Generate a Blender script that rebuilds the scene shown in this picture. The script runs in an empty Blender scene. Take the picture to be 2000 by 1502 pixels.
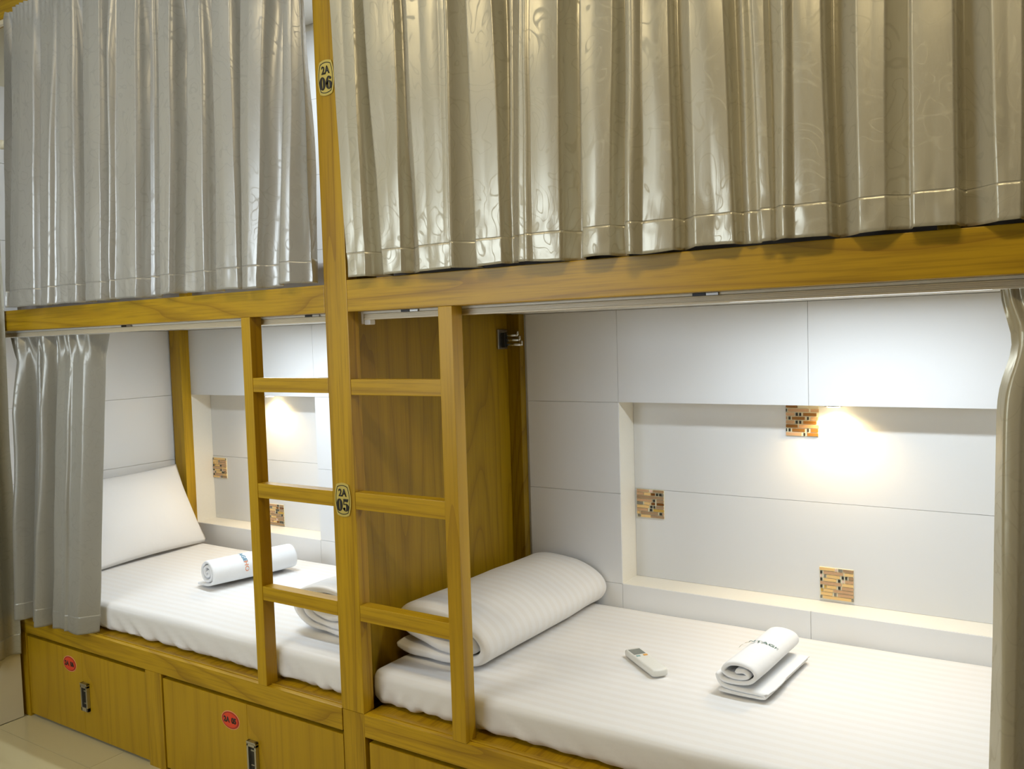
import bpy, bmesh, math, random
from mathutils import Vector, Matrix, noise
random.seed(7)
sc = bpy.context.scene
COL = sc.collection
ZF = 0.115            # height of the floor in the measured frame; everything is shifted down by it

# ------------------------------------------------------------------ camera, world, lights, exposure
fw = Vector((-0.54135, 0.83896, -0.05556)); rt = Vector((0.84078, 0.54054, -0.03005)); up = Vector((-0.00482, 0.06298, 0.998))
cam = bpy.data.objects.new('camera', bpy.data.cameras.new('camera')); COL.objects.link(cam)
M = Matrix((rt, up, -fw)).transposed().to_4x4(); M.translation = Vector((1.62671, -1.61993, 1.49103 - ZF))
cam.matrix_world = M
cam.data.sensor_width = 36; cam.data.lens = 1649.93 * 36 / 2000; cam.data.clip_start = 0.02
sc.camera = cam
w = bpy.data.worlds.new('world'); sc.world = w; w.use_nodes = True
w.node_tree.nodes['Background'].inputs[0].default_value = (0.9, 0.93, 1.0, 1)
w.node_tree.nodes['Background'].inputs[1].default_value = 0.05
sc.view_settings.view_transform = 'Standard'; sc.view_settings.look = 'None'
sc.view_settings.gamma = 1; sc.view_settings.use_curve_mapping = False
sc.view_settings.exposure = 0.0
CEIL = [(1.30, -1.30, 14.5), (-0.40, -1.30, 6.2)]         # aisle lamps: x, y, watts
AISLE_COL = (1.0, 0.83, 0.52)
FILL_W = 10.5; FILL_COL = (0.72, 0.84, 1.0)  # cool light of the added window behind the camera
BUNK_W = 6.1; BUNK_COL = (0.80, 0.90, 1.0)
UPPER_W = 14.0
NICHE_W = 1.6; NICHE_COL = (1.0, 0.72, 0.36)

# ------------------------------------------------------------------ materials
def new_mat(name):
    m = bpy.data.materials.new(name); m.use_nodes = True
    nt = m.node_tree; return m, nt, nt.nodes['Principled BSDF']
def ramp(nt, stops):
    r = nt.nodes.new('ShaderNodeValToRGB'); e = r.color_ramp.elements
    e[0].position, e[0].color = stops[0][0], (*stops[0][1], 1)
    e[1].position, e[1].color = stops[-1][0], (*stops[-1][1], 1)
    for p, c in stops[1:-1]:
        k = e.new(p); k.color = (*c, 1)
    return r
def nmath(nt, op, a, b=None, c=None):
    n = nt.nodes.new('ShaderNodeMath'); n.operation = op
    for i, v in enumerate((a, b, c)):
        if v is None: continue
        if isinstance(v, (int, float)): n.inputs[i].default_value = v
        else: nt.links.new(v, n.inputs[i])
    return n.outputs[0]
def nnoise(nt, vec, scale, detail=2, rough=.5, dist=0):
    n = nt.nodes.new('ShaderNodeTexNoise'); n.inputs['Scale'].default_value = scale
    n.inputs['Detail'].default_value = detail; n.inputs['Roughness'].default_value = rough
    n.inputs['Distortion'].default_value = dist
    nt.links.new(vec, n.inputs['Vector']); return n.outputs['Fac']
def mapping(nt, scale, loc=(0, 0, 0)):
    tc = nt.nodes.new('ShaderNodeTexCoord'); mp = nt.nodes.new('ShaderNodeMapping')
    mp.inputs['Scale'].default_value = scale; mp.inputs['Location'].default_value = loc
    nt.links.new(tc.outputs['Object'], mp.inputs['Vector']); return mp.outputs[0]
def mixcol(nt, fac, a, b, mode='MIX'):
    n = nt.nodes.new('ShaderNodeMix'); n.data_type = 'RGBA'; n.blend_type = mode
    for s, v in ((n.inputs[0], fac), (n.inputs[6], a), (n.inputs[7], b)):
        if isinstance(v, (int, float)): s.default_value = v
        elif isinstance(v, tuple): s.default_value = (*v, 1)
        else: nt.links.new(v, s)
    return n.outputs[2]
def bump(nt, h, strength, dist, b):
    n = nt.nodes.new('ShaderNodeBump'); n.inputs['Strength'].default_value = strength
    n.inputs['Distance'].default_value = dist
    nt.links.new(h, n.inputs['Height']); nt.links.new(n.outputs[0], b.inputs['Normal'])
def plain(name, col, rough=.5, metal=0., spec=.5, bumpv=0, bscale=200, emit=0, coat=0, trans=0):
    m, nt, b = new_mat(name)
    b.inputs['Base Color'].default_value = (*col, 1); b.inputs['Roughness'].default_value = rough
    b.inputs['Metallic'].default_value = metal; b.inputs['Specular IOR Level'].default_value = spec
    b.inputs['Coat Weight'].default_value = coat
    v = mapping(nt, (1, 1, 1)); n = nnoise(nt, v, bscale, 3)
    c = mixcol(nt, n, tuple(x * .96 for x in col), tuple(min(1, x * 1.03) for x in col)); nt.links.new(c, b.inputs['Base Color'])
    if bumpv: bump(nt, n, bumpv, .001, b)
    if emit:
        b.inputs['Emission Color'].default_value = (*col, 1); b.inputs['Emission Strength'].default_value = emit
    return m
WOOD = {}
def wood(axis, light=1.0, seed=0, contrast=1.0, rings=12.0, cross=5.0, along=.55):
    key = (axis, light, seed, contrast, rings, cross, along)
    if key in WOOD: return WOOD[key]
    m, nt, b = new_mat('ash_wood_' + 'xyz'[axis])
    s = [cross] * 3; s[axis] = along
    v = mapping(nt, tuple(s), (seed * 3.1, seed * 1.7, seed * 2.3))
    n = nnoise(nt, v, 1.0, 1.5, .45, .25)
    fr = nmath(nt, 'FRACT', nmath(nt, 'MULTIPLY', n, rings))
    s2 = [170] * 3; s2[axis] = 5
    v2 = mapping(nt, tuple(s2)); fine = nnoise(nt, v2, 1.0, 3, .6)
    s3 = [2.2] * 3; s3[axis] = .8
    v3 = mapping(nt, tuple(s3), (seed, 4, 1)); big = nnoise(nt, v3, 1.0, 2)
    a = (.52 * light, .315 * light, .007 * light); d = (.24 * light, .115 * light, .003 * light)
    r = ramp(nt, [(0, d), (.10, tuple(d[i] * .5 + a[i] * .5 for i in range(3))), (.40, a), (.8, tuple(x * .94 for x in a)), (1, tuple(a[i] * .55 + d[i] * .45 for i in range(3)))])
    nt.links.new(fr, r.inputs[0])
    r2 = ramp(nt, [(.36, (.50, .46, .38)), (.54, (1, 1, 1))]); nt.links.new(fine, r2.inputs[0])
    c = mixcol(nt, min(1, .62 * contrast), r.outputs[0], r2.outputs[0], 'MULTIPLY')
    c = mixcol(nt, min(1, .68 * contrast), tuple(x * .93 for x in a), c)
    r3 = ramp(nt, [(.3, (.80, .78, .74)), (.7, (1.08, 1.05, 1.0))]); nt.links.new(big, r3.inputs[0])
    c = mixcol(nt, .6, c, r3.outputs[0], 'MULTIPLY')
    nt.links.new(c, b.inputs['Base Color'])
    b.inputs['Roughness'].default_value = .40; b.inputs['Specular IOR Level'].default_value = .35; b.inputs['Coat Weight'].default_value = .06; b.inputs['Coat Roughness'].default_value = .2
    bump(nt, fine, .12, .0006, b)
    WOOD[key] = m; return m
WX = wood(0); WZ = wood(2, rings=7); WZ2 = wood(2, .93, 3, 1.0, 10); WX2 = wood(0, .97, 5); WY = wood(1)
WPANEL = wood(2, .72, 2, .8, 14, 3.4, .42)
WDRAW = wood(2, .96, 7, .55, 9, 5, .4)
WDARK = wood(2, .55, 4)
def tile_mat(name, col, rough):
    m, nt, b = new_mat(name)
    v = mapping(nt, (1, 1, 1)); n = nnoise(nt, v, 420, 2); n2 = nnoise(nt, v, 2.5, 2)
    c = mixcol(nt, n, tuple(x * .975 for x in col), col); c = mixcol(nt, n2, c, tuple(x * .97 for x in col))
    nt.links.new(c, b.inputs['Base Color']); b.inputs['Roughness'].default_value = rough
    bump(nt, n, .10, .0005, b); return m
TILE = tile_mat('white_wall_tile', (.80, .80, .79), .32)
NTILE = tile_mat('niche_tile', (.80, .80, .785), .35)
REVEAL = plain('cream_reveal_paint', (.86, .83, .74), .55)
GROUT = plain('pale_grout', (.52, .51, .47), .8)
WALLP = plain('cream_wall_paint', (.70, .66, .52), .6)
WALLD = plain('beige_room_paint', (.22, .18, .11), .7)
CEILP = plain('ceiling_paint', (.75, .73, .66), .8)
FLOORT = tile_mat('cream_floor_tile', (.60, .53, .31), .10)
FGROUT = plain('floor_grout', (.62, .55, .33), .8)
DARK = plain('gap_shade', (.03, .022, .012), .8)  # near-black colour standing in for shade between the drawers
CHROME = plain('chrome', (.62, .62, .60), .18, 1.0)
STEEL = plain('brushed_steel', (.50, .49, .46), .35, 1.0)
BLACK = plain('black_plastic', (.012, .012, .012), .35)
TRACKM = plain('ivory_track_plastic', (.74, .64, .44), .4)
TRACKW = plain('white_track_aluminium', (.82, .80, .74), .35)
PLAST = plain('remote_white_plastic', (.78, .78, .73), .35)
LCD = plain('remote_lcd', (.20, .22, .20), .2)
ORANGE = plain('orange_button', (.85, .42, .08), .4); TEAL = plain('teal_button', (.25, .42, .42), .4)
GOLD = plain('plaque_gold', (.62, .50, .13), .35, .35)
INK = plain('black_ink', (.015, .012, .008), .4)
RED = plain('sticker_red', (.72, .055, .018), .45); REDD = plain('sticker_border', (.40, .03, .012), .45); PINK = plain('sticker_rim', (.80, .35, .18), .5)
BLUEI = plain('blue_print', (.10, .28, .42), .6); ORI = plain('orange_print', (.75, .30, .16), .6); GREENI = plain('dark_green_print', (.03, .12, .11), .6)
OLIVE = plain('olive_gold_print', (.30, .24, .02), .6)
CREAMK = plain('cream_knob', (.72, .66, .48), .4)
SHADESHEET = plain('shaded_upper_sheet', (.30, .27, .25), .8)  # shade behind the upper curtains is put into this sheet colour
DIFF, ntd, bd = new_mat('lamp_diffuser'); bd.inputs['Emission Color'].default_value = (.9, .95, 1, 1); bd.inputs['Emission Strength'].default_value = 6
DIFFW, ntd, bd = new_mat('aisle_lamp_diffuser'); bd.inputs['Emission Color'].default_value = (*AISLE_COL, 1); bd.inputs['Emission Strength'].default_value = 7
SPOTM, ntd, bd = new_mat('spot_bulb'); bd.inputs['Emission Color'].default_value = (1, .8, .45, 1); bd.inputs['Emission Strength'].default_value = 25
FILLW, ntd, bd = new_mat('added_cool_fill'); bd.inputs['Emission Color'].default_value = (*FILL_COL, 1); bd.inputs['Emission Strength'].default_value = 4  # glow for the pane of the added window

def linen(name, stripe=True, col=(.83, .825, .815)):
    m, nt, b = new_mat(name)
    tc = nt.nodes.new('ShaderNodeTexCoord'); sp = nt.nodes.new('ShaderNodeSeparateXYZ'); nt.links.new(tc.outputs['Object'], sp.inputs[0])
    v = mapping(nt, (1, 1, 1)); f = nnoise(nt, v, 900, 2)
    c = mixcol(nt, f, tuple(x * .97 for x in col), col)
    if stripe:
        s = nmath(nt, 'SINE', nmath(nt, 'MULTIPLY', sp.outputs[1], 2 * math.pi / .034))
        s = nmath(nt, 'MULTIPLY_ADD', s, 6.0, .5); s.node.use_clamp = True
        c = mixcol(nt, s, c, tuple(x * y for x, y in zip(col, (.955, .942, .925))))
        nt.links.new(nmath(nt, 'MULTIPLY_ADD', s, -.25, .75), b.inputs['Roughness'])
    else: b.inputs['Roughness'].default_value = .8
    nt.links.new(c, b.inputs['Base Color']); b.inputs['Sheen Weight'].default_value = .15
    w1 = nnoise(nt, v, 22, 3, .55, .6); bump(nt, w1, .22, .004, b)
    return m
SHEET = linen('white_striped_sheet'); PLAINL = linen('white_pillow_cotton', False); TOWEL = linen('white_towel', False, (.84, .85, .86))

def satin(name, c1, c2, transl=.12, rough=.30):
    m, nt, b = new_mat(name)
    v = mapping(nt, (1, 1, 1))
    wv = mapping(nt, (1, 1, .8)); n0 = nnoise(nt, wv, 13, 0.6, .3, 1.6)
    ln = nmath(nt, 'ABSOLUTE', nmath(nt, 'SUBTRACT', nmath(nt, 'FRACT', nmath(nt, 'MULTIPLY', n0, 5.0)), .5))
    rl = ramp(nt, [(.03, (1, 1, 1)), (.09, (0, 0, 0))]); nt.links.new(ln, rl.inputs[0])
    fine = nnoise(nt, mapping(nt, (700, 700, 90)), 1.0, 2)
    base = mixcol(nt, fine, tuple(x * .93 for x in c1), c1)
    c = mixcol(nt, nmath(nt, 'MULTIPLY', rl.outputs[0], .33), base, c2)
    nt.links.new(c, b.inputs['Base Color'])
    r = nmath(nt, 'MULTIPLY_ADD', rl.outputs[0], .22, rough); nt.links.new(r, b.inputs['Roughness'])
    b.inputs['Metallic'].default_value = .33; b.inputs['Specular IOR Level'].default_value = .5
    b.inputs['Sheen Weight'].default_value = .15
    cr = nnoise(nt, mapping(nt, (26, 26, 7)), 1.0, 4, .6, .8)
    h = nmath(nt, 'MULTIPLY_ADD', fine, .05, cr)
    bump(nt, h, .20, .004, b)
    tr = nt.nodes.new('ShaderNodeBsdfTranslucent'); tr.inputs[0].default_value = (.75, .75, .72, 1)
    mx = nt.nodes.new('ShaderNodeMixShader'); mx.inputs[0].default_value = transl
    out = nt.nodes['Material Output']
    nt.links.new(b.outputs[0], mx.inputs[1]); nt.links.new(tr.outputs[0], mx.inputs[2]); nt.links.new(mx.outputs[0], out.inputs[0])
    return m
SATIN = satin('champagne_satin', (.60, .565, .44), (.38, .35, .24))
SATING = satin('silver_satin', (.535, .525, .48), (.35, .34, .30), .12)
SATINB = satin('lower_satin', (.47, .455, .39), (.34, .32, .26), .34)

SATIND = satin('shaded_olive_satin', (.42, .40, .31), (.30, .28, .20), .10)  # darker satin copy, with the wall curtain's shade put into its colour
SATINR = satin('right_lower_satin', (.58, .53, .37), (.40, .35, .22), .25)

# ------------------------------------------------------------------ mesh helpers
def link(o, parent=None):
    COL.objects.link(o)
    if parent is not None:
        o.parent = parent
    return o
def wpos(o):
    p = Vector(o.location); q = o.parent
    while q: p += Vector(q.location); q = q.parent
    return p
def finish(name, bm, mats, parent=None, smooth=False, origin=None, recalc=True):
    """link a bmesh given in measured coordinates as ONE object; origin in measured coordinates"""
    if recalc: bmesh.ops.recalc_face_normals(bm, faces=bm.faces)
    if origin is None:
        xs = [v.co for v in bm.verts]
        origin = Vector(((min(c.x for c in xs) + max(c.x for c in xs)) / 2, (min(c.y for c in xs) + max(c.y for c in xs)) / 2, min(c.z for c in xs)))
    origin = Vector(origin)
    bmesh.ops.translate(bm, verts=bm.verts, vec=-origin)
    me = bpy.data.meshes.new(name); bm.to_mesh(me); bm.free()
    if not isinstance(mats, (list, tuple)): mats = [mats]
    for m in mats: me.materials.append(m)
    if smooth:
        for p in me.polygons: p.use_smooth = True
    o = bpy.data.objects.new(name, me); link(o, parent)
    loc = origin - Vector((0, 0, ZF))
    if parent is not None: loc = loc - wpos(parent)
    o.location = loc
    return o
def empty(name, loc, label, cat, group=None):
    o = bpy.data.objects.new(name, None); o.empty_display_size = .05
    link(o); o.location = Vector(loc) - Vector((0, 0, ZF)); o['label'] = label; o['category'] = cat
    if group: o['group'] = group
    return o
def tag(o, label=None, cat=None, group=None, kind=None):
    if label: o['label'] = label
    if cat: o['category'] = cat
    if group: o['group'] = group
    if kind: o['kind'] = kind
    return o
def box(bm, x0, x1, y0, y1, z0, z1, bev=.0018, mi=0):
    r = bmesh.ops.create_cube(bm, size=1)
    vs = r['verts']
    for v in vs:
        v.co = Vector(((x0 + x1) / 2 + v.co.x * (x1 - x0), (y0 + y1) / 2 + v.co.y * (y1 - y0), (z0 + z1) / 2 + v.co.z * (z1 - z0)))
    fs = set(f for v in vs for f in v.link_faces)
    for f in fs: f.material_index = mi
    if bev:
        es = list(set(e for v in vs for e in v.link_edges))
        bmesh.ops.bevel(bm, geom=es, offset=bev, segments=2, profile=.7, affect='EDGES')
def bx(name, dims, mat, parent=None, bev=.0018, **k):
    bm = bmesh.new(); box(bm, *dims, bev=bev); return finish(name, bm, mat, parent, **k)
def cyl(bm, a, b, r, seg=14, r2=None, mi=0):
    a = Vector(a); b = Vector(b); d = b - a; L = d.length; r2 = r if r2 is None else r2
    g = bmesh.ops.create_cone(bm, cap_ends=True, segments=seg, radius1=r, radius2=r2, depth=L)
    q = Vector((0, 0, 1)).rotation_difference(d.normalized()).to_matrix().to_4x4(); q.translation = (a + b) / 2
    bmesh.ops.transform(bm, matrix=q, verts=g['verts'])
    for v in g['verts']:
        for f in v.link_faces: f.material_index = mi
def box_surface(xs, ys, zs):
    bm = bmesh.new(); D = {}
    def vt(i, j, k):
        if (i, j, k) not in D: D[(i, j, k)] = bm.verts.new((xs[i], ys[j], zs[k]))
        return D[(i, j, k)]
    I, J, K = len(xs) - 1, len(ys) - 1, len(zs) - 1
    for i in range(I):
        for j in range(J):
            for k in (0, K): bm.faces.new([vt(i, j, k), vt(i + 1, j, k), vt(i + 1, j + 1, k), vt(i, j + 1, k)])
    for i in range(I):
        for k in range(K):
            for j in (0, J): bm.faces.new([vt(i, j, k), vt(i + 1, j, k), vt(i + 1, j, k + 1), vt(i, j, k + 1)])
    for j in range(J):
        for k in range(K):
            for i in (0, I): bm.faces.new([vt(i, j, k), vt(i, j + 1, k), vt(i, j + 1, k + 1), vt(i, j, k + 1)])
    return bm
def lin(a, b, n): return [a + (b - a) * i / n for i in range(n + 1)]
def soft(bm, lo, hi, r):
    lo = Vector(lo); hi = Vector(hi)
    for v in bm.verts:
        c = Vector([min(max(v.co[i], lo[i] + r), hi[i] - r) for i in range(3)])
        d = v.co - c
        if d.length > 1e-7:
            m = max(abs(d.x), abs(d.y), abs(d.z)); v.co = c + d.normalized() * r if m > r * .999 else c + d
def ellipse(cx, cz, rx, rz, n=28, a0=0, a1=2 * math.pi):
    return [(cx + rx * math.cos(a0 + (a1 - a0) * i / n), cz + rz * math.sin(a0 + (a1 - a0) * i / n)) for i in range(n + (0 if abs(a1 - a0 - 2 * math.pi) < 1e-6 else 1))]
def prism(bm, pts, y0, y1, mi=0):
    """polygon in XZ extruded from y0 (front) to y1"""
    f = [bm.verts.new((x, y0, z)) for x, z in pts]; k = [bm.verts.new((x, y1, z)) for x, z in pts]
    a = bm.faces.new(f); b = bm.faces.new(k[::-1]); a.material_index = b.material_index = mi
    n = len(pts)
    for i in range(n):
        q = bm.faces.new([f[i], k[i], k[(i + 1) % n], f[(i + 1) % n]]); q.material_index = mi
def band(bm, outer, inner, y0, y1, mi=0):
    n = len(outer)
    O = [bm.verts.new((x, y0, z)) for x, z in outer]; I = [bm.verts.new((x, y0, z)) for x, z in inner]
    O2 = [bm.verts.new((x, y1, z)) for x, z in outer]; I2 = [bm.verts.new((x, y1, z)) for x, z in inner]
    for i in range(n):
        j = (i + 1) % n
        for q in ([O[i], O[j], I[j], I[i]], [O[i], O2[i], O2[j], O[j]], [I[i], I[j], I2[j], I2[i]]):
            bm.faces.new(q).material_index = mi
def text_bm(s, size, bold=0.0, sx=1.0):
    c = bpy.data.curves.new('t', 'FONT'); c.body = s; c.size = size; c.align_x = 'CENTER'; c.align_y = 'CENTER'; c.offset = bold; c.resolution_u = 3
    o = bpy.data.objects.new('t', c); COL.objects.link(o); bpy.context.view_layer.update()
    dg = bpy.context.evaluated_depsgraph_get(); me = bpy.data.meshes.new_from_object(o.evaluated_get(dg))
    bm = bmesh.new(); bm.from_mesh(me); bpy.data.objects.remove(o); bpy.data.meshes.remove(me); bpy.data.curves.remove(c)
    for v in bm.verts: v.co.x *= sx
    return bm
def text_flat(name, s, size, cx, cz, y, mat, parent, bold=0, sx=1.0):
    bm = text_bm(s, size, bold, sx)
    for v in bm.verts: v.co = Vector((cx + v.co.x, y, cz + v.co.y))
    r = bmesh.ops.extrude_face_region(bm, geom=bm.faces[:])
    bmesh.ops.translate(bm, verts=[g for g in r['geom'] if isinstance(g, bmesh.types.BMVert)], vec=(0, .0008, 0))
    return finish(name, bm, mat, parent)

# ------------------------------------------------------------------ the setting
D = 0.867; ND = 0.981; XL = -1.84; XR = 1.98; TOP = 2.80
NR = (0.431, 1.631, 0.671, 1.270); NL = (-1.7665, -0.9516, 0.671, 1.270)
bm = bmesh.new()
yb, ye = D + .005, 1.2
for x0, x1, z0, z1 in ((-2.1, 3.4, ZF, .671), (-2.1, 3.4, 1.27, 3.0), (-2.1, NL[0], .671, 1.27), (NL[1], NR[0], .671, 1.27), (NR[1], 3.4, .671, 1.27)):
    box(bm, x0, x1, yb, ye, z0, z1, bev=0)
for n in (NL, NR): box(bm, n[0] - .02, n[1] + .02, ND + .005, ye, n[2] - .02, n[3] + .02, bev=0)
wall_back = finish('wall_back', bm, REVEAL, origin=(0, D, ZF)); tag(wall_back, kind='structure')
def tile(parent, x0, x1, z0, z1, y=D, mat=TILE, g=.0005, t=.006):
    return bx('tile', (x0 + g, x1 - g, y, y + t, z0 + g, z1 - g), mat, parent, bev=.0006)
colsR = [.085, .431, 1.031, 1.631, 1.975]; rows = [.371, .671, .970, 1.270, 1.5695]
for i in range(len(colsR) - 1):
    for j in range(len(rows) - 1):
        if .43 < colsR[i] < 1.63 and j in (1, 2): continue
        tile(wall_back, colsR[i], colsR[i + 1], rows[j], rows[j + 1])
cl = [-1.838, -1.7665, -1.3665, -.9516, -.35, .0]
for i in range(5):
    for j in range(4):
        if i in (1, 2) and j in (1, 2): continue
        tile(wall_back, cl[i], cl[i + 1], rows[j], rows[j + 1])
for n, cs in ((NR, (.431, 1.631)), (NL, (-1.7665, -.9516))):
    for i in range(len(cs) - 1):
        for z0, z1 in ((n[2], .97), (.97, n[3])): tile(wall_back, cs[i], cs[i + 1], z0, z1, ND - .001, NTILE)
for xa in ([-1.838, -1.3665, -.7, -.001], [.085, .431, 1.031, 1.631, 1.975]):
    for i in range(len(xa) - 1):
        for z0, z1 in ((1.63, 1.87), (1.87, 2.17), (2.17, 2.47), (2.47, 2.74)): tile(wall_back, xa[i], xa[i + 1], z0, z1)
# mosaic insets in the niches
MC = {'b': (.36, .16, .035), 'k': (.035, .032, .022), 't': (.60, .36, .19), 'y': (.85, .56, .22), 'g': (.24, .22, .17), 'p': (.80, .55, .45), 'c': (.85, .74, .50), 'o': (.62, .38, .07), 'd': (.22, .08, .01), 'n': (.40, .25, .13)}
MM = {k: plain('mosaic_chip_' + k, c, .22, .25 if k in 'bod' else 0) for k, c in MC.items()}
PA = ['0-.35b .37-1c', '0-.03k .07-.7t .76-1t', '0-.26t .3-.37k .41-.47k .53-.93b', '0-.03t .08-.14k .19-.58b .65-.7k .76-.97t', '0-.26t .3-.36k .41-.47k .53-.93b', '0-.35b .4-1t', '0-.03k .08-.14k .19-.58b .65-.7k .76-.98b', '0-.48t .54-.59k .65-.98b']
PB = ['0-.45t .5-.58p .62-1n', '0-.25t .28-.52y .54-.68d .72-.8k .84-.92k .94-1g', '0-1n', '0-.56t .6-.68k .74-1n', '0-.22g .28-.5y .54-.67d .74-1d', '0-.45y .5-.58k .62-.68k .72-1n', '0-.4t .48-.57k .62-1o', '0-.1y .14-.78n .84-.93k .95-1t', '.03-.12g .15-.5y .52-1n']
PC = ['0-.45y .47-.52p .56-.68g .7-1n', '.02-.08k .12-.7t .74-1y', '.02-.07p .13-.19g .22-.6y .66-.72k .76-.82k .86-1n', '.02-.08k .12-.5y .55-.62k .68-.72p .76-1t', '.02-.65t .68-1y', '.02-.08k .14-.2o .22-.5y .55-.62k .66-1t', '.04-.1o .12-.4y .42-1t', '.04-.38y .43-.5g .54-1t', '.02-.07g .1-.93y .95-1g']
PD = [r for r in PC[::-1]]; PE = PB[3:] + PB[:3]
def mosaic(pat, x0, z0, label, grout, s=.096):
    bm = bmesh.new(); box(bm, x0, x0 + s, ND - .0045, ND - .0005, z0, z0 + s, bev=.0004)
    o = finish('mosaic_inset', bm, grout, wall_back); o['label'] = label
    keys = sorted(MM); bm = bmesh.new(); rh = s / len(pat)
    for r, row in enumerate(pat):
        for seg in row.split():
            a, rest = seg.split('-'); c = rest[-1]; b = float(rest[:-1]); a = float(a)
            box(bm, x0 + a * s, x0 + b * s, ND - .0070, ND - .0042, z0 + s - (r + .86) * rh, z0 + s - (r + .10) * rh, bev=0, mi=keys.index(c))
    c = finish('mosaic_chips', bm, [MM[k] for k in keys], o); c['kind'] = 'stuff'
GCR = plain('cream_mosaic_grout', (.86, .80, .56), .6)
mosaic(PA, .938, 1.168, 'square mosaic tile inset with brown glass chips just left of the niche spot light', GCR)
mosaic(PB, .440, .874, 'square mosaic tile inset at the left edge of the niche', GCR)
mosaic(PC, 1.032, .680, 'square pale mosaic tile inset low in the niche above the towel', GCR)
mosaic(PD, -1.764, .866, 'square mosaic tile inset in the left bunk niche by the corner', GCR)
mosaic(PE, -1.386, .674, 'square mosaic tile inset low in the left bunk niche', GCR)
bm = bmesh.new(); box(bm, -2.1, XL - .005, -.02, 1.0, ZF, 3.0, bev=0); box(bm, -2.1, -1.655, -2.4, -.012, ZF, 3.0, bev=0)
wall_left = finish('wall_left', bm, WALLP, origin=(-1.9, 0, ZF)); tag(wall_left, kind='structure')
def tile_x(parent, x, y0, y1, z0, z1, mat=TILE, g=.0007):
    return bx('tile', (x - .005, x, y0 + g, y1 - g, z0 + g, z1 - g), mat, parent, bev=.0006)
for y0, y1 in ((.0, .27), (.27, D - .001)):
    for z0, z1 in zip([.371, .671, .97, 1.27, 1.63, 1.93, 2.23], [.671, .97, 1.27, 1.5695, 1.93, 2.23, 2.53]): tile_x(wall_left, XL, y0, y1, z0, z1)
TILE_C = tile_mat('cream_wall_tile', (.68, .63, .46), .25)
for a in range(4):
    for b in range(9): tile_x(wall_left, -1.65, -.612 - .6 * a, -.014 - .6 * a, ZF + .3 * b + .001, ZF + .3 * b + .3, TILE_C)
bm = bmesh.new(); box(bm, -2.1, 3.4, -2.4, 1.2, ZF - .1, ZF - .004, bev=0)
floor = finish('floor', bm, FGROUT, origin=(0, 0, ZF)); tag(floor, kind='structure')
tmesh = None
for a in range(9):
    for b in range(4):
        x0 = -1.65 + .6 * a; y1 = .02 - .135 - .6 * (b - 1)
        if x0 > 3.2: continue
        xa, xb, ya, yb_ = x0 + .0008, min(x0 + .6, 3.2) - .0008, max(y1 - .6, -2.3) + .0008, min(y1, .03) - .0008
        bx('tile', (xa, xb, ya, yb_, ZF - .008, ZF), FLOORT, floor, bev=.0006)
bm = bmesh.new(); box(bm, -2.1, 3.4, -2.4, 1.2, 2.95, 3.05, bev=0); tag(finish('ceiling', bm, CEILP), kind='structure')
bm = bmesh.new(); box(bm, 3.2, 3.4, -2.4, 1.2, ZF, 3.0, bev=0); tag(finish('wall_right', bm, WALLD), kind='structure')
bm = bmesh.new()
for d in ((-2.1, -1.4, -2.5, -2.3, ZF, 3.0), (.0, 3.4, -2.5, -2.3, ZF, 3.0), (-1.4, .0, -2.5, -2.3, ZF, 1.2), (-1.4, .0, -2.5, -2.3, 2.3, 3.0)): box(bm, *d, bev=0)
tag(finish('wall_front', bm, WALLD), kind='structure')
bm = bmesh.new()
for d in ((-1.4, .0, -2.36, -2.30, 1.2, 1.25), (-1.4, .0, -2.36, -2.30, 2.25, 2.3), (-1.4, -1.35, -2.36, -2.30, 1.2, 2.3), (-.05, .0, -2.36, -2.30, 1.2, 2.3), (-.725, -.675, -2.36, -2.30, 1.2, 2.3)): box(bm, *d)
win = finish('added_window_1', bm, TRACKW); tag(win, kind='structure')  # unseen window, added to give the satin cool highlights
bx('added_window_pane', (-1.38, -.02, -2.39, -2.38, 1.22, 2.28), FILLW, win, bev=0)
L = bpy.data.lights.new('added_cool_light', 'AREA'); L.shape = 'RECTANGLE'; L.size = 1.3; L.size_y = 1.0; L.energy = FILL_W; L.color = FILL_COL
o = bpy.data.objects.new('added_cool_fill', L); COL.objects.link(o); o.location = (-.7, -2.27, 1.75 - ZF); o.rotation_euler = (math.radians(90), 0, 0)  # added cool area light in front of the made-up window

# aisle ceiling lamps
for i, (x, y, W) in enumerate(CEIL):
    t = empty('ceiling_lamp', (x, y, 2.90), ('warm white rectangular ceiling lamp over the right end of the aisle', 'warm white rectangular ceiling lamp over the left end of the aisle')[i], 'lamp', 'aisle ceiling lamps')
    bx('lamp_body', (x - .32, x + .32, y - .10, y + .10, 2.915, 2.949), TRACKW, t)
    bx('diffuser', (x - .30, x + .30, y - .085, y + .085, 2.900, 2.914), DIFFW, t)
    L = bpy.data.lights.new('aisle_light', 'AREA'); L.shape = 'RECTANGLE'; L.size = .6; L.size_y = .17; L.energy = W; L.color = AISLE_COL
    o = bpy.data.objects.new('aisle_light', L); link(o, t); o.location = (0, 0, -.004)

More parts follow.
